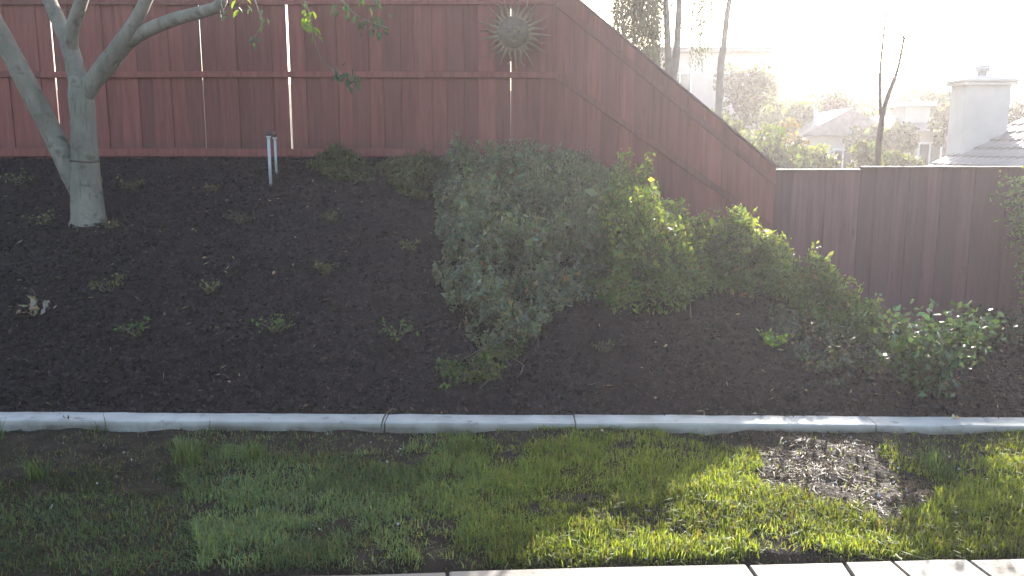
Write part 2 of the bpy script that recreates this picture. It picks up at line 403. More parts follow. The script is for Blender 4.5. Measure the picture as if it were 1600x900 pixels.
zm = P(400, 117, FY).z; zt_ = P(400, 3, FY).z
rxs = [-10.3, -8.2, -5.9, -3.5, -1.1, xB]
for a, b in zip(rxs[:-1], rxs[1:]):
    rail(red, [(a + .002, zm + random.uniform(-.006, .006)), (b - .002, zm + random.uniform(-.006, .006))], .075, .034, M['fence'])
    rail(red, [(a + .002, zt_), (b - .002, zt_ + random.uniform(-.006, .006))], .075, .034, M['fence'])
    rail(red, [(a + .002, 1.66), (b - .002, 1.66 + random.uniform(-.006, .006))], .10, .030, M['fence'], 'kickboard')
rail(red, [(-10.3, zBt + .012), (xB, zBt + .012)], .024, .10, M['fence'], 'cap', .05)
for x in (-7.2, -4.7, -2.3, .1): MB().box(x - .045, x + .045, fy(x) + .05, fy(x) + .14, 1.4, zBt - .05).build('post', M['fence'], red)

slope_f = tag(empty('sloping_fence'), 'reddish board fence whose top slopes steeply down to the right beyond the sun ornament', 'fence')
prev_gap = 0
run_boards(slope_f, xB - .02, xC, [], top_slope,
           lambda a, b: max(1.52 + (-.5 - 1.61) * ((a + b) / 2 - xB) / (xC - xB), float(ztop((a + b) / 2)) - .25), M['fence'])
rail(slope_f, [(xB + .004, zm - .01), (xC - .01, .80)], .085, .034, M['fence'])
rail(slope_f, [(xB + .004, zt_ - .02), (xC - .01, zCt - .16)], .085, .034, M['fence'])
rail(slope_f, [(xB, zBt + .016), (xC - .003, zCt + .016)], .028, .10, M['fence2'], 'cap', .05)
for x in (xB + .9, xC - .15): MB().box(x - .045, x + .045, fy(x) + .05, fy(x) + .14, -.5, top_slope(x) - .1).build('post', M['fence'], slope_f)

low = tag(empty('low_fence'), 'level dark brown board fence with thin pale top cap, house roofs behind', 'fence')
prev_gap = 0
xD = gx(1346, 263, FY1)
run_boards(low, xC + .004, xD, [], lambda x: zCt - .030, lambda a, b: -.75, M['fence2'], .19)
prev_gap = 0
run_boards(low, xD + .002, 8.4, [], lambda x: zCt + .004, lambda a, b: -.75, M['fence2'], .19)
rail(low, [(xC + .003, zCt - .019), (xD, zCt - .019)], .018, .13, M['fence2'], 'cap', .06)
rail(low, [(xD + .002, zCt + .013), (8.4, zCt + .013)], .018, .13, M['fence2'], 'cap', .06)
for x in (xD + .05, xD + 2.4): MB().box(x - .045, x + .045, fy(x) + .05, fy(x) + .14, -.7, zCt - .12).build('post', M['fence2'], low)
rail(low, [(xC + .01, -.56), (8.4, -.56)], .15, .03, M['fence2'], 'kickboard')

# ------------------------------------------------------------------ metal sun on the fence
sc_ = P(803, 52, FY - .09)
sun_o = tag(empty('sun_ornament', sc_), 'rusty metal sun face with wavy rays hanging on the red fence', 'ornament')
sun_o.rotation_euler = (0, 0, 0)
def disc_face():
    vs, fs = [(0, -.055, 0)], []; nr, na = 7, 36
    for i in range(1, nr + 1):
        r = i / nr
        for k in range(na):
            a = 2 * math.pi * k / na; x, z = .185 * r * math.cos(a), .185 * r * math.sin(a)
            y = -.055 * math.sqrt(max(0, 1 - r * r)) - .008
            y -= .014 * math.exp(-((x + .075) ** 2 + (z + .045) ** 2) / .0016) + .014 * math.exp(-((x - .075) ** 2 + (z + .045) ** 2) / .0016)
            y += .016 * math.exp(-((x + .06) ** 2 + (z - .01) ** 2) / .0007) + .016 * math.exp(-((x - .06) ** 2 + (z - .01) ** 2) / .0007)
            vs.append((x, y, z))
    for k in range(na): fs.append((0, 1 + (k + 1) % na, 1 + k))
    for i in range(nr - 1):
        for k in range(na): a, b = 1 + i * na + k, 1 + i * na + (k + 1) % na; fs.append((a, b, b + na, a + na))
    return MB().add(vs, fs).build('face', M['bronze'], sun_o, True)
disc_face()
MB().tube([(0, -.06, .05), (0, -.082, 0), (0, -.095, -.03), (0, -.065, -.045)], [.010, .014, .02, .012], 8).build('nose', M['rust'], sun_o, True)
for s in (-1, 1):
    MB().tube([(s * .025, -.066, .045), (s * .06, -.064, .062), (s * .10, -.05, .045)], [.006, .011, .005], 7).build('eyebrow', M['rust'], sun_o, True)
    m = MB(); m.tube([(s * .06 - .018, -.043, .008), (s * .06, -.048, .014), (s * .06 + .018, -.043, .008)], [.004, .010, .004], 7); m.build('eye', M['dark'], sun_o, True)
MB().tube([(-.055, -.047, -.085), (0, -.058, -.102), (.055, -.047, -.085)], [.004, .012, .004], 8).build('mouth', M['rust'], sun_o, True)
MB().tube([(.195 * math.cos(a), -.008, .195 * math.sin(a)) for a in np.linspace(0, 2 * math.pi, 40)], .013, 6).build('rim', M['rust'], sun_o, True)
def ray_mesh(length, wav, w):
    m = MB(); n = 9; vs, fs = [], []
    for i in range(n + 1):
        t = i / n; x = .19 + length * t; z = wav * math.sin(t * 2 * math.pi * 1.1) * (0.4 + t); hw = w * (1 - t) ** .75 + .003
        vs += [(x, -.006, z - hw), (x, -.018 - .008 * (1 - t), z), (x, -.006, z + hw), (x, .002, z)]
    for i in range(n):
        for j in range(4): a = i * 4 + j; b = i * 4 + (j + 1) % 4; fs.append((a, b, b + 4, a + 4))
    fs += [(0, 3, 2, 1), (n * 4, n * 4 + 1, n * 4 + 2, n * 4 + 3)]
    me = bpy.data.meshes.new('ray'); me.from_pydata(m.add(vs, fs).v, [], m.f); me.update(); me.materials.append(M['rust']); return me
rays = [ray_mesh(.27, 0.0, .019), ray_mesh(.23, .016, .021), ray_mesh(.19, -.016, .018)]
for k in range(26):
    o = link('ray', rays[[0, 1, 0, 2][k % 4]], None, sun_o); o.rotation_euler = (0, -2 * math.pi * k / 26 + .06, 0)

# ------------------------------------------------------------------ irrigation risers
b1, b2 = on_bank(423, 289), on_bank(432, 271)
irr = tag(empty('irrigation_valve', b1), 'pair of grey plastic irrigation pipes with dark valve tops in front of the fence', 'irrigation valve')
def Lc(p): return Vector(p) - b1
for b, yt, nm in ((b1, 214, 0), (b2, 216, 1)):
    t = P(b.x / (b.y * CP + (EYE - b.z) * SP) * FPX + 800, yt, b.y); t.x = b.x
    MB().tube([Lc(b - Vector((0, 0, .05))), Lc(t)], .018 if nm == 0 else .015, 12).build('pipe', M['pvc'], irr, True)
    MB().tube([Lc(t + Vector((0, 0, -.012))), Lc(t + Vector((0, 0, .012)))], .026, 12).build('coupling', M['pvc'], irr, True)
    MB().tube([Lc(t + Vector((0, 0, .012))), Lc(t + Vector((0, 0, .045))), Lc(t + Vector((0, 0, .06)))], [.024, .028, .015], 12).build('valve_cap', M['valve'], irr, True)
tt = Lc(Vector((b1.x, b1.y, 0))); z1 = P(423, 214, b1.y).z - b1.z + .03
MB().tube([(0, 0, z1), (b2.x - b1.x, b2.y - b1.y, z1 + .02)], .018, 10).build('crosspipe', M['valve'], irr, True)

# ------------------------------------------------------------------ near tree
tb = on_bank(138, 346); TY = tb.y
tree = tag(empty('garden_tree', tb), 'grey smooth-barked multi-stemmed tree on the mulched bank, left of the fence gap', 'tree')
def TP(px, py, dy=0): return P(px, py, TY + dy) - tb
def limb(name, pts, rad, wob=.05, k=6, n=14):
    q = smooth_path(pts, k); return MB().tube(q, lerp_list(rad, len(q)), n, wob=wob).build(name, M['bark'], tree, True)
limb('trunk', [TP(140, 366), TP(139, 349), TP(138, 336), TP(135, 290), TP(132, 235), TP(130, 185), TP(127, 150), TP(126, 120)], [.25, .186, .162, .142, .125, .115, .12, .10])
limb('limb', [TP(132, 330, .02), TP(112, 272, .02), TP(86, 216, 0), TP(52, 150, -.1), TP(14, 78, -.2), TP(-30, -5, -.3), TP(-70, -110, -.4)], [.06, .105, .10, .095, .09, .085, .07])
limb('limb', [TP(128, 160), TP(118, 110, .05), TP(105, 62, .12), TP(88, 25, .2), TP(66, -30, .3), TP(40, -120, .4)], [.09, .088, .08, .07, .06, .05])
limb('limb', [TP(112, 80, .08), TP(113, 45, .0), TP(124, 12, -.1), TP(140, -40, -.2), TP(160, -130, -.3)], [.06, .062, .06, .055, .045])
limb('limb', [TP(128, 158), TP(152, 118, -.05), TP(186, 72, -.12), TP(212, 32, -.2), TP(234, -15, -.3), TP(262, -110, -.4)], [.08, .085, .078, .06, .055, .045])
limb('limb', [TP(140, 140, .03), TP(168, 108, 0), TP(205, 62, -.1), TP(262, 34, -.25), TP(318, 18, -.4), TP(345, 5, -.5), TP(352, -30, -.55), TP(400, -110, -.7)], [.05, .07, .068, .062, .055, .05, .045, .035])
MB().tube([TP(133, 252) + Vector((.128 * math.cos(a), .128 * math.sin(a), .008 * math.sin(a * 2))) for a in np.linspace(0, 2 * math.pi, 24)], .009, 5).build('bark_ring', M['farbark'], tree, True)
# one leaf, shared by every leaf that hangs into view
def one_leaf(col, nm):
    L_, w = .075, .036
    V = np.array([(0, 0, 0), (L_ * .3, w * .42, .004), (L_ * .62, w * .45, .002), (L_, 0, -.012), (L_ * .62, -w * .45, .002), (L_ * .3, -w * .42, .004), (L_ * .3, 0, -.004), (L_ * .62, 0, -.006)], float)
    F = np.array([(0, 6, 1), (1, 6, 7), (1, 7, 2), (2, 7, 3), (0, 5, 6), (5, 4, 6), (6, 4, 7), (4, 3, 7)])
    me = np_mesh('leaf', V, F, np.tile(np.array(col)[None, :], (8, 1))); me.materials.append(M['leaf']); return me
LG, LY = one_leaf((.045, .085, .05), 'a'), one_leaf((.16, .24, .03), 'b')
def twig(pts, leaves, spread, mesh_sel, r=.006):
    q = smooth_path(pts, 5); t = MB().tube(q, lerp_list([r, r * .5], len(q)), 6).build('twig', M['bark'], tree, True)
    for (i0, n) in leaves:
        for _ in range(n):
            a = q[min(len(q) - 1, max(0, int(i0 * (len(q) - 1) + random.uniform(-1.5, 1.5))))]
            o = link('leaf', random.choice(mesh_sel), None, t)
            o.location = a + Vector([random.gauss(0, spread) for _ in range(3)])
            o.rotation_euler = (random.uniform(-.9, .9), random.uniform(.35, 1.3), random.uniform(0, 6.3)); s = random.uniform(.75, 1.3); o.scale = (s, s, s)
twig([TP(352, -30, -.55), TP(345, 0, -.6), TP(350, 22, -.62)], [(.9, 3)], .02, [LG])
twig([TP(400, -60, -.6), TP(385, -10, -.6), TP(372, 10, -.62)], [(.8, 7)], .035, [LG, LY])
twig([TP(385, -40, -.6), TP(405, 20, -.7), TP(410, 35, -.7), TP(392, 68, -.75)], [(.55, 6), (.95, 4)], .03, [LG, LG, LY])
twig([TP(440, -60, -.7), TP(478, 5, -.8), TP(489, 55, -.85), TP(503, 92, -.88), TP(530, 120, -.9)], [(.28, 9), (.42, 10), (.5, 5)], .035, [LG, LY, LY])
twig([TP(520, 108, -.9), TP(540, 120, -.9), TP(556, 126, -.9)], [(.2, 8), (.6, 10), (.95, 8)], .04, [LG])
twig([TP(450, -70, -.7), TP(520, -10, -.8), TP(560, 25, -.85), TP(606, 44, -.9)], [(.5, 9), (.72, 10), (.85, 12), (.97, 8)], .045, [LG])
twig([TP(500, -70, -.7), TP(548, -8, -.8), TP(590, 2, -.85)], [(.6, 8), (.9, 8)], .04, [LG, LG, LY])
twig([TP(30, -40, .3), TP(80, 10, .2), TP(112, 16, .15)], [(.6, 3)], .03, [LG])
# the crown, mostly above the picture
n = 4200; c = RNG.normal(size=(n, 3)); c /= np.linalg.norm(c, axis=1)[:, None]; c *= RNG.random((n, 1)) ** .4
c = c * np.array([2.3, 1.9, 1.15]) + np.array([TP(200, -250).x, -.2, TP(200, -250).z + .55])
c = c[(fbm(c[:, 0] * 1.2, c[:, 2] * 1.6 + c[:, 1], 5, 3) > .42) & (c[:, 2] > TP(200, -60).z + .1)]
tag(link('crown', leaf_mesh('crown', c, RNG.uniform(.05, .10, len(c)), tints(len(c), (.06, .11, .035)), .5, -.2), M['leaf'], tree), kind='stuff')

# ------------------------------------------------------------------ shrubs on the bank
def mass_shrub(name, label, cat, poly, H, dens, size, base, gap=.36, var=.3, group=None, mat='leaf', lump=1.0, seed=1, lift=.0, world=None, taper=None, shoots=0, shoot_h=.2, shoot_col=(.15, .20, .04)):
    "sprawling shrub: footprint = where the photo shows it standing on the bank, leaves spread through its depth"
    pts = [on_bank(x, y) for x, y in poly] if world is None else [Vector((x, y, 0)) for x, y in world]
    xs = [p.x for p in pts]; ys = [p.y for p in pts]
    A = (max(xs) - min(xs)) * (max(ys) - min(ys)); n = int(A * dens * 1.6)
    rng = np.random.default_rng(seed)
    x = rng.uniform(min(xs), max(xs), n); y = rng.uniform(min(ys), max(ys), n)
    jit = .10; k = in_poly(x + (fbm(x * 6, y * 6, seed, 3) - .5) * jit * 3, y + (fbm(x * 6 + 40, y * 6, seed, 3) - .5) * jit * 3, list(zip(xs, ys))); x, y = x[k], y[k]
    # distance to the footprint's rim, for the height to fall off
    d = np.full(len(x), 9.0)
    for i in range(len(xs)):
        ax_, ay, bx, by = xs[i], ys[i], xs[(i + 1) % len(xs)], ys[(i + 1) % len(xs)]
        L2 = (bx - ax_) ** 2 + (by - ay) ** 2 + 1e-9; t = np.clip(((x - ax_) * (bx - ax_) + (y - ay) * (by - ay)) / L2, 0, 1)
        d = np.minimum(d, np.hypot(x - ax_ - t * (bx - ax_), y - ay - t * (by - ay)))
    lumps = np.clip((fbm(x * 2.8, y * 2.8, seed + 3, 3) - .5) * 1.7 + .5, .05, 1)
    if taper: H = np.interp(x, *taper)
    h = H * np.clip(d / .35 + .25, 0, 1) * (.35 + 1.15 * lumps * lump)
    fr = rng.random(len(x)) ** .55; z = terrain(x, y) + lift + h * fr + rng.exponential(.018, len(x))
    clump = fbm(x * 7, y * 7 + z * 5, seed + 9, 2); k = clump > gap - .25 * (fr < .5); x, y, z, fr, clump = x[k], y[k], z[k], fr[k], clump[k]
    o = pts[0] * 0; o = Vector((np.mean(xs), np.mean(ys), 0)); o.z = float(terrain(o.x, o.y))
    root = tag(empty(name, o), label, cat, group)
    C = np.stack([x - o.x, y - o.y, z - o.z], 1); m_sh = MB(); extra = []
    hi = np.argsort(-(z - terrain(x, y)))[:max(1, len(x) // 4)]
    for i in (rng.choice(hi, shoots) if shoots else ()):
        b = Vector(C[i]); L_ = shoot_h * rng.uniform(.4, 1.25); tip = b + Vector((rng.normal() * .35, rng.normal() * .3, .9)).normalized() * L_
        m_sh.tube([b - Vector((0, 0, .05)), b.lerp(tip, .55), tip], [.003, .0025, .0015], 4)
        for t in np.linspace(.1, 1, max(4, int(L_ / .018))): extra.append(b.lerp(tip, t) + Vector(rng.normal(size=3) * .014))
    cols = tints(len(C), base, var) * (.55 + .9 * fbm((C[:, 0] + o.x) * 4.5, (C[:, 1] + o.y) * 4.5 + C[:, 2] * 3, seed + 20, 2))[:, None]; old = rng.random(len(C)) < .06; cols[old] = tints(old.sum(), (.17, .12, .06), .3)
    if extra: C = np.concatenate([C, np.array([tuple(e) for e in extra])]); cols = np.concatenate([cols, tints(len(extra), shoot_col, .2)]); tag(m_sh.build('shoot', M['farbark'], root), kind='stuff')
    tag(link('foliage', leaf_mesh('foliage', C, size * rng.lognormal(-.08, .36, len(C)), cols, .48, .5, rng), M[mat], root), kind='stuff')
    st = MB()
    for i in rng.choice(len(x), min(60, len(C)), replace=False):
        a = Vector(C[i]); b = Vector((a.x + rng.normal() * .1, a.y + rng.normal() * .1 + .05, float(terrain(a.x + o.x, a.y + o.y)) - o.z - .02))
        st.tube([b, (a + b) / 2 + Vector((rng.normal() * .03, 0, .03)), a + Vector((0, 0, .05))], [.006, .004, .002], 5)
    tag(st.build('stem', M['farbark'], root), kind='stuff'); return root
G1, G2 = (.14, .16, .11), (.10, .14, .045)
mass_shrub('sprawling_shrub', 'large grey-green shrub sprawling down the middle of the bank below the metal sun', 'shrub',
           [(690, 270), (720, 258), (770, 270), (850, 258), (930, 285), (1010, 325), (1030, 400), (985, 440), (950, 450), (905, 475), (850, 505), (820, 540), (790, 560), (745, 540), (720, 490), (690, 440), (695, 370), (680, 310)], .31, 5600, .050, G1, seed=2, shoots=420, shoot_h=.17, shoot_col=(.16, .19, .11), gap=.46)
mass_shrub('sprawling_shrub', 'sunlit yellow-green shrub trailing down to the right in front of the brown fence', 'shrub',
           None, .46, 9000, .042, G2, seed=5, shoots=900, shoot_h=.10, shoot_col=(.21, .26, .06), gap=.40, taper=([.6, 1.0, 1.35, 2.2, 2.9], [.45, .68, .64, .52, .47]), world=[(.55, 6.9), (.80, 6.55), (1.2, 6.5), (1.5, 6.8), (1.9, 7.3), (2.3, 7.2), (2.7, 6.75), (3.0, 6.6), (3.2, 6.8), (3.0, 7.4), (2.6, 8.2), (2.0, 8.7), (1.4, 8.2), (.7, 8.0)])  # brighter shoot tint puts the sunlit crest's glow into the leaf colour
mass_shrub('trailing_shrub', 'long trailing shoots at the lower tip of the large grey-green shrub', 'shrub',
           [(780, 545), (840, 530), (800, 570), (760, 595), (690, 612), (690, 603), (740, 588), (680, 588), (682, 578), (740, 565)], .12, 4200, .034, (.08, .12, .035), seed=8, gap=.3)
mass_shrub('low_shrub', 'low straggly shrub against the fence just right of the irrigation pipes', 'shrub',
           [(480, 262), (520, 250), (565, 255), (590, 278), (560, 290), (510, 283)], .22, 3600, .04, (.07, .085, .035), seed=11)
mass_shrub('low_shrub', 'olive low shrub at the fence foot between the straggly shrub and the large one', 'shrub',
           [(590, 268), (640, 258), (700, 262), (690, 300), (650, 320), (620, 300)], .24, 3600, .04, (.085, .09, .04), seed=13)
def bush(name, label, cat, c, rad, n, size, base, mat='leaf', seed=1, squash=1.0, stems=7, group=None, flip=0, var=.3):
    rng = np.random.default_rng(seed); root = tag(empty(name, c), label, cat, group); rnd = random.Random(seed)
    tips = []; m = MB()
    for i in range(stems):
        a = 2 * math.pi * (i + rnd.random() * .6) / stems; r = rad * rnd.uniform(.45, 1.0); h = rad * squash * rnd.uniform(.7, 1.5)
        mid = Vector((math.cos(a) * r * .45, math.sin(a) * r * .45, h * .6)); tip = Vector((math.cos(a) * r, math.sin(a) * r, h))
        q = smooth_path([(0, 0, -.03), mid, tip], 6); m.tube(q, lerp_list([.012 * (rad / .4) ** .5, .003], len(q)), 5); tips.append(q)
    m.build('stem', M['farbark'], root, True)
    C = []
    for _ in range(n):
        q = tips[rnd.randrange(stems)]; p = q[min(len(q) - 1, int(len(q) * rnd.random() ** .6))]
        C.append((p.x + rng.normal() * rad * .16, p.y + rng.normal() * rad * .16, max(.01, p.z + rng.normal() * rad * .13)))
    C = np.array(C)
    tag(link('foliage', leaf_mesh('foliage', C, rng.uniform(size * .6, size * 1.4, n), tints(n, base, var), .6, .3, rng), M[mat], root), kind='stuff'); return root
bush('rose_bush', 'glossy-leaved bush glinting in the sun on the low right part of the bank', 'bush', on_bank(1450, 610), .48, 1500, .05, (.05, .085, .035), 'gloss', 21, .75, 10)
bush('leafy_sprig', 'bright green sunlit sprig alone on the mulch left of the glinting bush', 'plant', on_bank(1208, 540), .13, 90, .045, (.16, .26, .03), 'leaf', 22, .55, 5)
bush('tall_shrub', 'pale-leaved shrub cut by the right edge of the photo in front of the brown fence', 'shrub', Vector((P(1630, 420, 9.4).x, 9.4, -.45)), .55, 4200, .05, (.15, .20, .06), 'leaf', 23, 2.5, 12)
bush('dark_shrub', 'dark low shrub at the foot of the brown fence near the right edge', 'shrub', Vector((P(1570, 560, 8.6).x, 8.6, -.25)), .4, 700, .05, (.03, .045, .025), 'leaf', 24, .55, 8)
glint = mass_shrub('ground_cover', 'sparse glinting groundcover between the sunlit shrub and the glossy bush', 'groundcover',
           [(1190, 500), (1360, 490), (1400, 540), (1370, 610), (1280, 610), (1230, 560)], .12, 1100, .04, (.05, .065, .035), mat='gloss', seed=31, gap=.42)
sprouts = [
 (515, 347, .14, 'yellowish sprout below the low straggly shrub right of the pipes'),
 (375, 350, .16, 'thin dry sprout on the bank between tree trunk and pipes'),
 (328, 460, .15, 'star-shaped pale sprout in the middle of the left bank'),
 (510, 428, .12, 'small round tan sprout straight below the yellowish sprout'),
 (212, 524, .15, 'round green sprout low on the bank left of the star-shaped one'),
 (430, 520, .16, 'flat green sprout low on the bank right of the round green one'),
 (622, 530, .16, 'green sprout on the bank left of the trailing shoots'),
 (172, 358, .12, 'straggly sprout close right of the tree trunk foot'),
 (70, 350, .16, 'sparse brownish sprout left of the tree trunk foot'),
 (206, 295, .13, 'sparse sprout near the fence just right of the tree trunk'),
 (332, 298, .10, 'tiny sprout near the fence left of the irrigation pipes'),
 (638, 392, .13, 'bluish thin sprout near the left rim of the large shrub'),
 (175, 455, .17, 'brown dry twiggy sprout below the tree on the left bank'),
 (946, 549, .10, 'small pale sprout low on the bank right of the trailing shoots'),
 (30, 290, .18, 'pale low growth at the fence foot by the left edge')]
for i, (x, y, r_, lab) in enumerate(sprouts):
    b_ = [(.11, .11, .04), (.09, .085, .045), (.12, .13, .06)][i % 3] if 'green' not in lab else (.085, .14, .035)
    bush('ground_sprout', lab, 'plant', on_bank(x, y), r_, 70, .032, b_, 'leaf', 50 + i, .5, 6, 'sprouts on the mulched bank')

# crumpled dry leaf cluster on the left bank
p = on_bank(52, 490); lit = tag(empty('dry_leaf_clump', p), 'pale crumpled dry leaf clump lying on the bank at the left edge', 'dry leaves')
C = RNG.normal(size=(26, 3)) * np.array([.045, .04, .03]) + np.array([0, 0, .05])
link('leaf_blades', leaf_mesh('leaf_blades', C, RNG.uniform(.05, .11, 26), tints(26, (.34, .29, .25), .15), .6, .1), M['leaf'], lit)
MB().tube(smooth_path([(0, 0, 0), (.03, 0, .1), (.02, 0, .17), (.0, 0, .2)], 4), .004, 5).build('stalk', M['farbark'], lit)

# mulch chips and fallen leaves
def scatter_chips(name, n, size, base, zoff, var, label, rng, flat=.35, asp=.45, xr=(-6.5, 5.5), mat='chip'):
    y = rng.uniform(KERB1 - .02, FY - .1, n); x = rng.uniform(-.70, .70, n) * y * .98; k = y < fence_y(x) - .1; x, y = x[k], y[k]; n = len(x)
    y = y + kerb_y(x); z = np.maximum(terrain(x, y), np.where(y < KERB1 + kerb_y(x) + .012, .072, -9)) + zoff + rng.random(n) * .012
    C = np.stack([x, y, z], 1); ax = rng.normal(size=(n, 3)); ax[:, 2] *= flat; ax[:, 2] += ax[:, 1] * .35
    o = link(name, leaf_mesh(name, C, rng.uniform(size * .5, size * 1.5, n), tints(n, base, var), asp, 0, rng, ax * 2), M[mat])
    return tag(o, label, 'litter', kind='stuff')
scatter_chips('mulch_chips', 80000, .035, (.031, .022, .022), .012, .55, 'dark bark mulch chips covering the whole bank', np.random.default_rng(3))
scatter_chips('fallen_leaves', 190, .038, (.26, .20, .13), .022, .35, 'pale dry leaves scattered over the dark mulch', np.random.default_rng(4), .2, .5, mat='leaf')
scatter_chips('straw_bits', 300, .05, (.20, .16, .11), .022, .35, 'thin dry straw bits scattered over the dark mulch', np.random.default_rng(5), .2, .1, mat='leaf')

# ------------------------------------------------------------------ lawn
def blades(n, xr, yr, dens_f, h_rng, w, cols_f, lean, rng):
    x = rng.uniform(*xr, n); y = rng.uniform(*yr, n); u = rng.random(n)
    z = lawn_z(x, y); px, py = proj(x, y, z); d = dens_f(px, py, x, y)
    k = (u < d) & (y > patio_y(x) + .03) & (y < KERB0 + kerb_y(x) - .005); x, y, z, px, py, d = x[k], y[k], z[k], px[k], py[k], d[k]; n = len(x)
    h = rng.uniform(*h_rng, n) * (.6 + .5 * d); a = rng.uniform(0, 2 * math.pi, n); ln = np.abs(rng.normal(0, lean, n))
    dirx, diry = np.cos(a), np.sin(a); t = a + math.pi / 2 + rng.normal(0, .5, n); wx, wy = np.cos(t) * w / 2, np.sin(t) * w / 2
    ww = rng.uniform(.7, 1.3, n); wx, wy = wx * ww, wy * ww
    b = np.stack([x, y, z - .008], 1); off = np.stack([wx, wy, wx * 0], 1)
    m_ = b + np.stack([dirx * h * .3 * ln, diry * h * .3 * ln, h * .58], 1); tp = b + np.stack([dirx * h * ln, diry * h * ln, h / np.sqrt(1 + ln * ln * .6)], 1)
    V = np.stack([b - off, b + off, m_ + off * .75, m_ - off * .75, tp + off * .12, tp - off * .12], 1).reshape(-1, 3)
    i = np.arange(n)[:, None] * 6; F = np.concatenate([i + np.array([[0, 1, 2, 3]]), i + np.array([[3, 2, 4, 5]])])
    return V, F, np.repeat(cols_f(n, px, py, x, y), 6, axis=0)
DEAD = [(1110, 685), (1165, 660), (1352, 656), (1378, 700), (1455, 775), (1415, 812), (1280, 790), (1190, 738)]
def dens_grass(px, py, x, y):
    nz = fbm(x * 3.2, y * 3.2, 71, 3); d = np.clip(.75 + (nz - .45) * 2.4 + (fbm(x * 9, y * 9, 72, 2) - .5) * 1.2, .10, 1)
    edge = 272 + (py - 700) * .2 + (fbm(y * 9, x * 3, 77, 2) - .5) * 26  # crisp rim of the reflected-sun patch, drawn as lusher turf against thin grass
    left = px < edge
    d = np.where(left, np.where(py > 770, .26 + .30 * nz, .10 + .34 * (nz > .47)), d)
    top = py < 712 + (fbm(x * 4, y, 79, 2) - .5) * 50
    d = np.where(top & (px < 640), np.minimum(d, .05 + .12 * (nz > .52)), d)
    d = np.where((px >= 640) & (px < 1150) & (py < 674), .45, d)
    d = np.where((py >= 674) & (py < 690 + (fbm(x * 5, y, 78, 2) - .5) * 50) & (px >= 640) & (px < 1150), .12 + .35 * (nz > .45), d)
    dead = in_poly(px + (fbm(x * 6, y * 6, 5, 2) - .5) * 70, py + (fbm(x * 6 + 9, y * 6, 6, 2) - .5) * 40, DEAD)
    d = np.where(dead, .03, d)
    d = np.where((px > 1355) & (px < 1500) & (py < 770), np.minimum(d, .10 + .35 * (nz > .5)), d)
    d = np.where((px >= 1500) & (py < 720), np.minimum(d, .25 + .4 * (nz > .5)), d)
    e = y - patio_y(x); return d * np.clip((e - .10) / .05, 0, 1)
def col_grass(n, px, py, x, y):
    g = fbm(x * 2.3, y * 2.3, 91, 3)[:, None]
    sun_tone = np.clip((px - 560) / 300, 0, 1)[:, None]; unlit_left = (px < 272 + (py - 700) * .2)[:, None]  # light put into blade colour: darker left of the reflected-sun patch
    a = np.array([[.15, .215, .115]]); b = np.array([[.17, .225, .045]]); c = a * (1 - sun_tone) + b * sun_tone  # pale left tint stands for reflected sun, yellower right tint for direct sun
    c = c * (1 - .42 * unlit_left); c = c * (1 - .35 * (g < .42)) ; c = c * (1 + .22 * RNG.normal(size=(n, 1))) * (1 + .08 * RNG.normal(size=(n, 3)))
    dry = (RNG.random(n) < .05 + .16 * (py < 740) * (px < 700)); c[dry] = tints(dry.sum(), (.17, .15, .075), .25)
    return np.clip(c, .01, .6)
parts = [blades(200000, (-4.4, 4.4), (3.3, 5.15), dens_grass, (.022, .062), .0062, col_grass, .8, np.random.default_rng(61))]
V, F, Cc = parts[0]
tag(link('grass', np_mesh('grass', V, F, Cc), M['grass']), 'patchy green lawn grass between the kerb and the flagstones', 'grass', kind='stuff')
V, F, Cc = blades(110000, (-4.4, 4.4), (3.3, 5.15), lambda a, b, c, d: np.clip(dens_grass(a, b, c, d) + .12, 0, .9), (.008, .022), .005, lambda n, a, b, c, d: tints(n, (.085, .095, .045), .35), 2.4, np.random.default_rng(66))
tag(link('lawn_thatch', np_mesh('lawn_thatch', V, F, Cc), M['grass']), 'matted short thatch under the lawn grass', 'grass', kind='stuff')
def dens_weed(px, py, x, y): return .9 * (vnoise(x * 5.5, y * 5.5, 15) > .80) * (py < 760) * ((px < 420) | (px > 1350))
V, F, Cc = blades(60000, (-4.2, 4.2), (3.6, 5.12), dens_weed, (.08, .15), .006, lambda n, a, b, c, d: tints(n, (.085, .13, .05), .25), .7, np.random.default_rng(62))
tag(link('tall_weeds', np_mesh('tall_weeds', V, F, Cc), M['grass']), 'longer tufts of weedy grass on the bare soil by the kerb', 'grass', kind='stuff')
def dens_dead(px, py, x, y):
    return .95 * in_poly(px + (fbm(x * 6, y * 6, 5, 2) - .5) * 90, py + (fbm(x * 6 + 9, y * 6, 6, 2) - .5) * 50, DEAD) * (.25 + .75 * (fbm(x * 7, y * 7, 41, 2) > .45)) + .008
V, F, Cc = blades(150000, (-4.2, 4.2), (3.45, 5.12), dens_dead, (.010, .028), .0042, lambda n, a, b, c, d: tints(n, (.13, .080, .050), .5), 1.6, np.random.default_rng(63))
tag(link('dead_thatch', np_mesh('dead_thatch', V, F, Cc), M['straw']), 'flattened dead straw-coloured patch in the lawn by the lit kerb', 'dead grass', kind='stuff')
# clods and pebbles in the bare soil
n = 5000; rng = np.random.default_rng(64); x = rng.uniform(-4.2, 4.2, n); y = rng.uniform(3.4, 5.1, n)
C = np.stack([x, y, lawn_z(x, y) + .006], 1); cols = tints(n, (.07, .055, .042), .4); w_ = rng.random(n) < .05; cols[w_] = tints(w_.sum(), (.42, .40, .38), .2)
tag(link('soil_crumbs', leaf_mesh('soil_crumbs', C, rng.uniform(.008, .026, n), cols, .8, 0, rng), M['chip']), 'small clods and pale grit on the bare lawn soil', 'soil', kind='stuff')
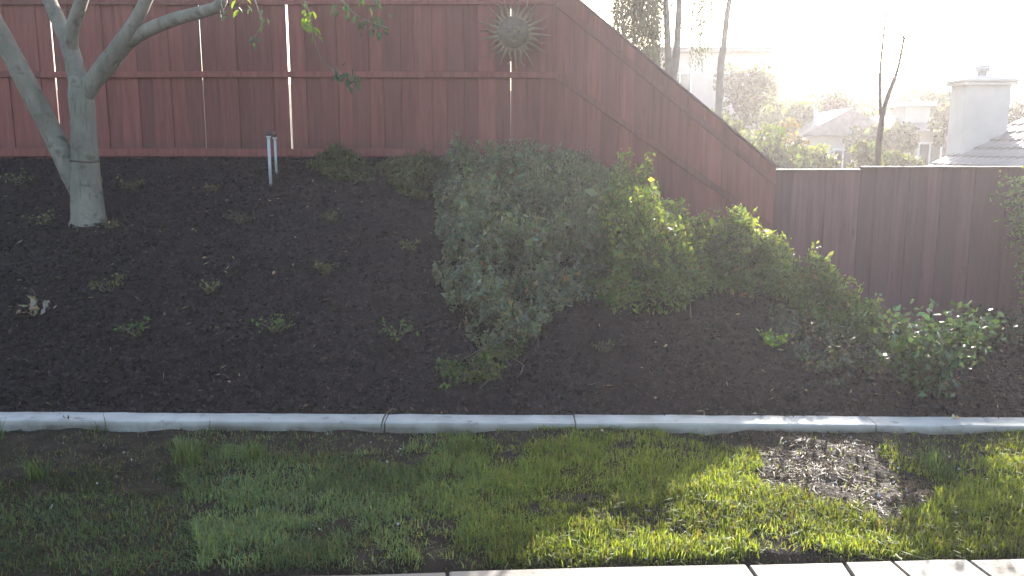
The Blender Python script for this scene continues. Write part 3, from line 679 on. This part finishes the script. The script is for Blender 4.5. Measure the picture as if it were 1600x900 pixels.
# dry leaves and twig on the kerb
for (px_, lab) in ((605, 'dark dry twig leaning over the kerb joint'), (1490, 'pale dry leaf lying on the kerb at right'), (100, 'dark leaf scrap on the kerb at left')):
    k = P(px_, 655, KERB0 + .06); k.z = .075
    if 'twig' in lab: MB().tube(smooth_path([k + Vector((-.03, -.10, -.05)), k + Vector((-.01, -.05, .03)), k + Vector((.03, 0, .06)), k + Vector((.06, .03, .045))], 4), .005, 6).build('dry_twig', M['farbark'])
    else:
        c_ = np.array([[k.x, k.y, k.z + .012], [k.x + .03, k.y, k.z + .01]]); link('kerb_leaf', leaf_mesh('kerb_leaf', c_, np.array([.08, .05]), tints(2, (.5, .47, .42) if 'pale' in lab else (.05, .04, .03), .1), .4, 0), M['leaf'])
    tag(COL.objects[-1], lab, 'twig' if 'twig' in lab else 'dry leaf')

# ------------------------------------------------------------------ beyond the fence
def gz(x, y): return float(hill_z(x, y))
# neighbour's roof with chimney, right
nh = tag(empty('tiled_house', (P(1560, 260, 20).x, 20, gz(11, 20))), "neighbour's house with a scalloped grey tile roof and stout chimney at the right edge", 'house')
o0 = nh.location
pL, pR = P(1432, 264, 21), P(1640, 160, 21)          # far verge of the roof plane
sl_ = (pR.z - pL.z) / (pR.x - pL.x); xe = pL.x - .8; ze = pL.z - .8 * sl_
RL = 7.2
ze_y0, ze_y1 = 13.6, 21.0
roof = MB().add([(xe - o0.x, y - o0.y, ze - o0.z - .06 + dz) for y in (ze_y0, ze_y1) for dz in (0, -.12)] +
                [(xe + RL - o0.x, y - o0.y, ze + RL * sl_ - o0.z - .06 + dz) for y in (ze_y0, ze_y1) for dz in (0, -.12)],
                [(0, 2, 6, 4), (1, 5, 7, 3), (0, 4, 5, 1), (2, 3, 7, 6), (0, 1, 3, 2), (4, 6, 7, 5)]).build('roof', M['tile'], nh)
def tile_mesh(w, l):
    vs, fs = [], []; n = 6
    for i in range(n + 1):
        a = math.pi * i / n
        for xx, lift in ((0, .035), (l, 0.0)): vs.append((xx, -w / 2 * math.cos(a), .055 * math.sin(a) + lift))
    for i in range(n): fs.append((2 * i, 2 * i + 1, 2 * i + 3, 2 * i + 2))
    k = len(vs); vs += [(0, v[1], v[2] - .02) for v in vs[0::2]]
    for i in range(n): fs.append((2 * i, 2 * i + 2, k + i + 1, k + i))
    me = bpy.data.meshes.new('tile'); me.from_pydata(vs, [], fs); me.materials.append(M['tile']); return me
ang = math.atan(sl_); tw, tl = .30, .40; tm = tile_mesh(tw, tl + .06)
nt_ = 0
cells = []
for iy in range(int((ze_y1 - ze_y0) / tw)):
    for ix in range(int(RL / math.cos(ang) / tl)):
        x = xe + ix * tl * math.cos(ang); z = ze + ix * tl * math.sin(ang) - .055; y = ze_y0 + tw / 2 + iy * tw
        cells.append((x, y, z))
def vis(c):
    px_, py_ = proj(*c); return 1380 < px_ < 1640 and py_ < 300
cells.sort(key=lambda c: (not vis(c), c[1]))
for (x, y, z) in cells[:300]:
    t = link('tile', tm, None, roof); t.location = (x - o0.x, y - o0.y, z - o0.z); t.rotation_euler = (0, -ang + random.uniform(-.012, .012), random.uniform(-.015, .015))
m = MB()
for (x, y, z) in cells[300:]:
    Mx = Matrix.Translation((x - o0.x, y - o0.y, z - o0.z)) @ Matrix.Rotation(-ang, 4, 'Y')
    m.add([Mx @ v.co for v in tm.vertices], [tuple(p_.vertices) for p_ in tm.polygons])
if m.n: tag(m.build('roof_tiles', M['tile'], nh), kind='stuff')
MB().box(xe + .5 - o0.x, xe + RL - o0.x, ze_y0 + .4 - o0.y, ze_y1 - .35 - o0.y, 0, ze - o0.z + .05).build('wall', M['stucco'], nh)
cw = P(1527, 200, 20.6); chw = .52
ch = MB(); zt = P(1527, 133, 20.6).z
ch.box(cw.x - chw - o0.x, cw.x + chw - o0.x, 20.6 - .35 - o0.y, 20.6 + .35 - o0.y, ze + .2 - o0.z, zt - o0.z)
chim = ch.build('chimney', M['stucco'], nh)
MB().box(cw.x - chw - .10 - o0.x, cw.x + chw + .10 - o0.x, 20.6 - .45 - o0.y, 20.6 + .45 - o0.y, zt - .02 - o0.z, zt + .05 - o0.z).build('ledge', M['stucco'], chim)
m = MB(); q = .07
m.add([(cw.x + a * (chw + .16) - o0.x, 20.6 + b * .5 - o0.y, zt + .06 - o0.z) for a, b in ((-1, -1), (1, -1), (1, 1), (-1, 1))] + [(cw.x + a * (chw + .16) - o0.x, 20.6 + b * .5 - o0.y, zt + .10 - o0.z) for a, b in ((-1, -1), (1, -1), (1, 1), (-1, 1))] +
      [(cw.x + a * .2 - o0.x, 20.6 + b * .2 - o0.y, zt + .20 - o0.z) for a, b in ((-1, -1), (1, -1), (1, 1), (-1, 1))],
      [(0, 3, 2, 1)] + [(i, (i + 1) % 4, 4 + (i + 1) % 4, 4 + i) for i in range(4)] + [(4 + i, 4 + (i + 1) % 4, 8 + (i + 1) % 4, 8 + i) for i in range(4)] + [(8, 9, 10, 11)])
m.build('chimney_cap', M['stucco'], chim)
MB().tube([(cw.x - o0.x, 20.6 - o0.y, zt + .19 - o0.z), (cw.x - o0.x, 20.6 - o0.y, zt + .30 - o0.z)], .11, 12).build('flue', M['metal'], chim, True)
MB().tube([(cw.x - o0.x, 20.6 - o0.y, zt + .30 - o0.z + d) for d in (0, .05, .06, .14)], [.16, .16, .175, .165], 12).build('spark_arrestor', M['metal'], chim, True)

FK = .62
def near_y(Y): return Y if Y <= 20 else 20 + (Y - 20) * FK
def house(name, label, c, w, dpt, h, wall, roof_kind, rh=1.2, windows=(), chimney=None, over=.4, group=None):
    "w along x, front towards the viewer; c = middle of the front foot"
    c, ks = c; hz = tag(empty(name, c), label, 'house', group); hz.scale = (ks, ks, ks)
    MB().box(-w / 2, w / 2, 0, dpt, -3, h).build('wall', M[wall], hz)
    if roof_kind == 'flat':
        rf = MB().box(-w / 2 - over, w / 2 + over, -over, dpt + over, h, h + .25).build('roof', M['tile'], hz)
    else:
        a, b = -w / 2 - over, w / 2 + over; y0, y1 = -over, dpt + over
        if roof_kind == 'gable': ridge = [((a + b) / 2, y0), ((a + b) / 2, y1)]
        else: ridge = [(a + w * .28, (y0 + y1) / 2), (b - w * .28, (y0 + y1) / 2)]
        v = [(a, y0, h), (b, y0, h), (b, y1, h), (a, y1, h), (*ridge[0], h + rh), (*ridge[1], h + rh)]
        f = [(0, 1, 4), (1, 2, 5, 4), (2, 3, 5), (3, 0, 4, 5)] if roof_kind == 'gable' else [(0, 1, 5, 4), (1, 2, 5), (2, 3, 4, 5), (3, 0, 4)]
        f.append((3, 2, 1, 0)); rf = MB().add(v, f).build('roof', M['tile'], hz)
    for (x, z, ww, hh) in windows:
        fr = MB()
        for bx in ((x - ww / 2 - .08, x - ww / 2, z - .08, z + hh + .08), (x + ww / 2, x + ww / 2 + .08, z - .08, z + hh + .08), (x - ww / 2, x + ww / 2, z - .08, z), (x - ww / 2, x + ww / 2, z + hh, z + hh + .08), (x - .03, x + .03, z, z + hh)):
            fr.box(bx[0], bx[1], -.07, .02, bx[2], bx[3])
        fo = fr.build('window', M['white'], hz); MB().box(x - ww / 2, x + ww / 2, -.03, .01, z, z + hh).build('pane', M['glass'], fo)
    if chimney:
        x, y, cw_, hh = chimney; cc = MB().box(x - cw_ / 2, x + cw_ / 2, y - cw_ / 2, y + cw_ / 2, h - .2, h + hh).build('chimney', M['stucco'], hz)
        MB().box(x - cw_ * .68, x + cw_ * .68, y - cw_ * .68, y + cw_ * .68, h + hh, h + hh + .2).build('chimney_cap', M['stucco'], cc)
    return hz
def at_top(px, py, Y, h): yy = near_y(Y); p = P(px, py, yy); return Vector((p.x, yy, p.z - h * yy / Y)), yy / Y
house('hilltop_house', 'white flat-roofed house on the hilltop with one small chimney', at_top(1268, 101, 88, 3.2), 6.8, 7, 3.2, 'white', 'flat', windows=((-1.8, 1.2, 1.4, 1.2), (1.6, 1.2, 1.4, 1.2)), chimney=(-.6, 2, .7, 1.4))
house('hilltop_house', 'pale low hipped-roof house on the hilltop right of the white one', at_top(1365, 122, 92, 3), 7.5, 7, 2.6, 'stucco', 'hip', 1.2, chimney=(-.4, 3, .7, 2.2), windows=((-2, .9, 1.2, 1.1), (1.5, .9, 1.2, 1.1)))
house('gabled_house', 'small gabled house with a sunlit roof and white window beyond the brown fence', at_top(1322, 212, 36, 2.8), 3.3, 7, 2.8, 'stucco', 'gable', 1.1, windows=((-.1, 1.0, .7, 1.2),))
house('grey_house', 'grey house with a white window and stub chimney just left of the big chimney', at_top(1452, 205, 34, 2.8), 3.0, 5, 2.8, 'stucco', 'hip', .7, windows=((.05, 1.3, .8, 1.0),), chimney=(0, 1.6, 1.0, 1.0))
house('pale_house', 'pale pink house mass seen through the weeping trees', at_top(1108, 82, 46, 5.5), 6.0, 8, 5.5, 'pink', 'flat', windows=((-1.5, 3.2, 1.1, 1.2), (1.2, 3.2, 1.1, 1.2)))
house('roofed_house', 'dark-walled house under round trees below the white hilltop house', at_top(1262, 178, 52, 2.6), 5.5, 6, 2.4, 'stucco', 'hip', 1.3, windows=((-1.0, .8, 1.2, 1.0),))

def crown_pts(rng, n, lobes, sx, sz):
    C = []
    for _ in range(lobes):
        d = rng.normal(size=3); d /= np.linalg.norm(d); c0 = d * rng.uniform(.25, .75); r0 = rng.uniform(.28, .48)
        q = rng.normal(size=(n // lobes, 3)); q /= np.linalg.norm(q, axis=1)[:, None]; C.append(c0 + q * r0 * rng.uniform(.6, 1.05, (n // lobes, 1)))
    return np.concatenate(C) * np.array([sx, sx, sz])
def far_tree(name, label, px, ytop, ybase_h, Y, rad, base, seed, shape=1.0, n=1500, cat='tree', group=None, leaf=None):
    rad *= near_y(Y) / Y; Y = near_y(Y); top = P(px, ytop, Y); g = gz(top.x, Y); rng = np.random.default_rng(seed); hz = rad * shape
    root = tag(empty(name, (top.x, Y, g)), label, cat, group); zc = top.z - hz * 1.05 - g
    q = smooth_path([(0, 0, -.3), (.05 * rad, 0, zc * .5), (0, .05 * rad, zc), (.1 * rad, 0, zc + hz * .5)], 4)
    m = MB().tube(q, lerp_list([.09 * rad + .05, .03 * rad], len(q)), 7)
    for _ in range(5):
        a = rng.uniform(0, 6.3); m.tube([(0, 0, zc - hz * .5), (math.cos(a) * rad * .4, math.sin(a) * rad * .4, zc), (math.cos(a) * rad * .7, math.sin(a) * rad * .7, zc + hz * .4)], [.04 * rad, .025 * rad, .01 * rad], 5)
    m.build('trunk', M['farbark'], root, True)
    C = crown_pts(rng, n, 11, rad, hz) + np.array([0, 0, zc])
    tag(link('crown', leaf_mesh('crown', C, rng.uniform(.7, 1.4, len(C)) * (leaf or .17 * rad ** .5), tints(len(C), base, .3), .6, .3, rng), M['leaf'], root), kind='stuff'); return root
TG = 'hazy trees and bushes beyond the fences'
for a in [
 ('round_tree', 'tall pale tree beside the pink house, left of the white hilltop house', 1165, 78, 0, 38, 1.5, (.09, .11, .05), 1, 1.3),
 ('round_tree', 'sunlit rounded tree below the left end of the white hilltop house', 1240, 126, 0, 40, 1.9, (.11, .14, .05), 2, .8),
 ('dark_tree', 'darker dome-shaped tree below the right end of the white hilltop house', 1303, 138, 0, 44, 1.5, (.05, .06, .045), 3, .7),
 ('hill_tree', 'broad tree on the hill right behind the bare forked sapling', 1352, 140, 0, 44, 2.3, (.10, .13, .05), 4, .9),
 ('hill_tree', 'pale green tree on the skyline between forked sapling and chimney', 1415, 132, 0, 46, 2.5, (.09, .125, .05), 5, .8),
 ('hill_tree', 'darker skyline tree just left of the stout chimney', 1466, 130, 0, 44, 1.7, (.07, .10, .05), 6, .8),
 ('hill_tree', 'bluish green tree showing right of the stout chimney', 1582, 145, 0, 40, 1.7, (.06, .09, .05), 7, .8),
 ('small_tree', 'sun-flecked small tree left of the grey stub-chimney house', 1424, 172, 0, 42, 1.7, (.12, .15, .05), 8, 1.1),
 ('small_tree', 'light feathery tree pressed against the left side of the stout chimney', 1482, 152, 0, 33, .70, (.13, .15, .06), 9, 1.4),
 ('yellow_bush', 'bright yellow-green bush in front of the gabled house', 1288, 214, 0, 22, .75, (.20, .22, .04), 10, 1.0),
 ('tall_bush', 'dense green bush just above the fence corner', 1222, 188, 0, 20, .95, (.10, .13, .05), 11, 1.1),
 ('conifer', 'brownish upright conifer between the corner bush and the yellow bush', 1248, 182, 0, 24, .75, (.13, .105, .05), 12, 1.8),
 ('tall_bush', 'pale bush behind the low fence at the foot of the forked sapling', 1352, 214, 0, 20, .8, (.12, .15, .06), 13, 1.1),
 ('tall_bush', 'grey-green bush above the low fence left of the tile roof', 1412, 226, 0, 22, .7, (.11, .14, .05), 14, .9),
 ('hill_tree', 'spreading tree on the hillside behind the corner bush', 1205, 122, 0, 48, 2.4, (.10, .13, .06), 15, 1.1),
 ('small_tree', 'feathery tree just above the sloping fence below the pink house', 1105, 150, 0, 26, 1.5, (.11, .13, .06), 16, 1.0),
 ('small_tree', 'low pale tree behind the lower end of the sloping fence', 1165, 178, 0, 24, 1.2, (.12, .14, .06), 17, .9),
 ('hill_tree', 'olive hillside tree between the gabled house and the grey house', 1388, 172, 0, 33, 1.6, (.11, .13, .06), 18, .9)]:
    far_tree(*a, group=TG)
# weeping trees
def weeping(label, stems, strands, seed, Y, group):
    rng = np.random.default_rng(seed); b = stems[0][0]; g = gz(P(*b, Y).x, Y); root = tag(empty('weeping_tree', (P(*b, Y).x, Y, g)), label, 'tree', group); o = root.location
    for st in stems:
        pts = [P(x, y, Y + dy) - o for (x, y, dy) in [(*q_, 0) if len(q_) == 2 else q_ for q_ in st]]; pts[0] = Vector((pts[0].x, pts[0].y, -.2)) if st is stems[0] else pts[0]
        q = smooth_path(pts, 5); MB().tube(q, lerp_list([.085, .065, .05, .03], len(q)), 9, wob=.1).build('trunk' if st is stems[0] else 'limb', M['palebark'], root, True)
    C = []; AX = []
    for (x0, x1, yt, yb, n) in strands:
        for _ in range(n):
            px_ = rng.uniform(x0, x1); dy = rng.normal() * .7; ye = yb - abs(rng.normal()) * 35 + 14 * math.sin(px_ / 9); tp = P(px_, yt + rng.uniform(-40, 20), Y + dy); bt = P(px_ + rng.normal() * 3, ye, Y + dy)
            k = max(4, int((tp.z - bt.z) / .055)); t = np.linspace(0, 1, k)[:, None]; sway = np.sin(t * 3 + rng.uniform(0, 6)) * .04
            pts = np.array(tp)[None, :] * (1 - t) + np.array(bt)[None, :] * t + np.concatenate([sway, sway * .5, t * 0], 1) + rng.normal(size=(k, 3)) * .018; C.append(pts)
    C = np.concatenate(C) - np.array(o)
    tag(link('foliage', leaf_mesh('foliage', C, rng.uniform(.06, .11, len(C)), tints(len(C), (.06, .075, .05), .3), .2, 0, rng, np.tile([[0, 0, -2.2]], (len(C), 1))), M['leaf'], root), kind='stuff'); return root
weeping('weeping tree with a dense hanging curtain and twin stems behind the sloping fence', [[(1050, 260), (1044, 130), (1042, 40), (1036, -60), (1020, -150)], [(1046, 150), (1056, 90), (1060, 30), (1064, -60), (1075, -140)]],
        [(958, 1032, -70, 112, 260), (985, 1030, -70, 135, 110), (1030, 1060, -90, 35, 22), (1062, 1078, -90, 60, 8)], 41, 16, TG)
weeping('weeping tree with one leaning stem and thin hanging strands, nearer the sun glare', [[(1118, 300), (1124, 140), (1131, 70), (1140, 0), (1165, -90), (1215, -130)]],
        [(1078, 1112, -80, 95, 60), (1088, 1104, -60, 110, 8), (1120, 1150, -80, 18, 14)], 42, 18, TG)
# bare forked sapling
Y = 14; g = gz(P(1373, 260, Y).x, Y); sap = tag(empty('bare_sapling', (P(1373, 260, Y).x, Y, g)), 'thin bare forked sapling standing just behind the low brown fence', 'tree'); o = sap.location
def SPt(x, y): return P(x, y, Y) - o
for nm, pts, r_ in (('trunk', [Vector((0, 0, -.1)), SPt(1371, 255), SPt(1376, 200), SPt(1384, 160), SPt(1402, 110), SPt(1412, 62)], [.06, .05, .045, .035, .024, .02]),
                    ('branch', [SPt(1412, 62), SPt(1428, 45), SPt(1448, 25), SPt(1458, 8)], [.016, .013, .01, .005]),
                    ('branch', [SPt(1412, 62), SPt(1410, 40), SPt(1411, 10), SPt(1412, -40)], [.016, .012, .010, .005]),
                    ('branch', [SPt(1376, 195), SPt(1375, 120), SPt(1380, 60), SPt(1386, 15), SPt(1392, -40)], [.026, .022, .018, .014, .010])):
    q = smooth_path(pts, 5); MB().tube(q, lerp_list(r_, len(q)), 7, wob=.1).build(nm, M['farbark'], sap, True)
# pole
pp = P(1275, 165, 30); g = gz(pp.x, 30); pole = tag(empty('utility_pole', (pp.x, 30, g)), 'slim pale pole standing beside the yellow-green bush', 'pole')
MB().tube([(0, 0, -.2), (0, 0, pp.z - g)], [.10, .07], 10).build('shaft', M['metal'], pole, True)
MB().tube([(0, 0, pp.z - g), (0, 0, pp.z - g + .08)], [.09, .05], 10).build('pole_cap', M['metal'], pole, True)

# ------------------------------------------------------------------ the sunlit hazy air
hz = MB().box(-100, 120, -24, 156, -3.5, 13).build('haze', None); tag(hz, kind='stuff')
m = bpy.data.materials.new('haze'); m.use_nodes = True; N = m.node_tree.nodes; N.remove(N['Principled BSDF'])
pv = N.new('ShaderNodeVolumePrincipled'); pv.inputs['Color'].default_value = (1.0, .94, .97, 1); pv.inputs['Density'].default_value = HAZE_DENSITY; pv.inputs['Anisotropy'].default_value = HAZE_G
m.node_tree.links.new(pv.outputs[0], N['Material Output'].inputs['Volume']); hz.data.materials.append(m)
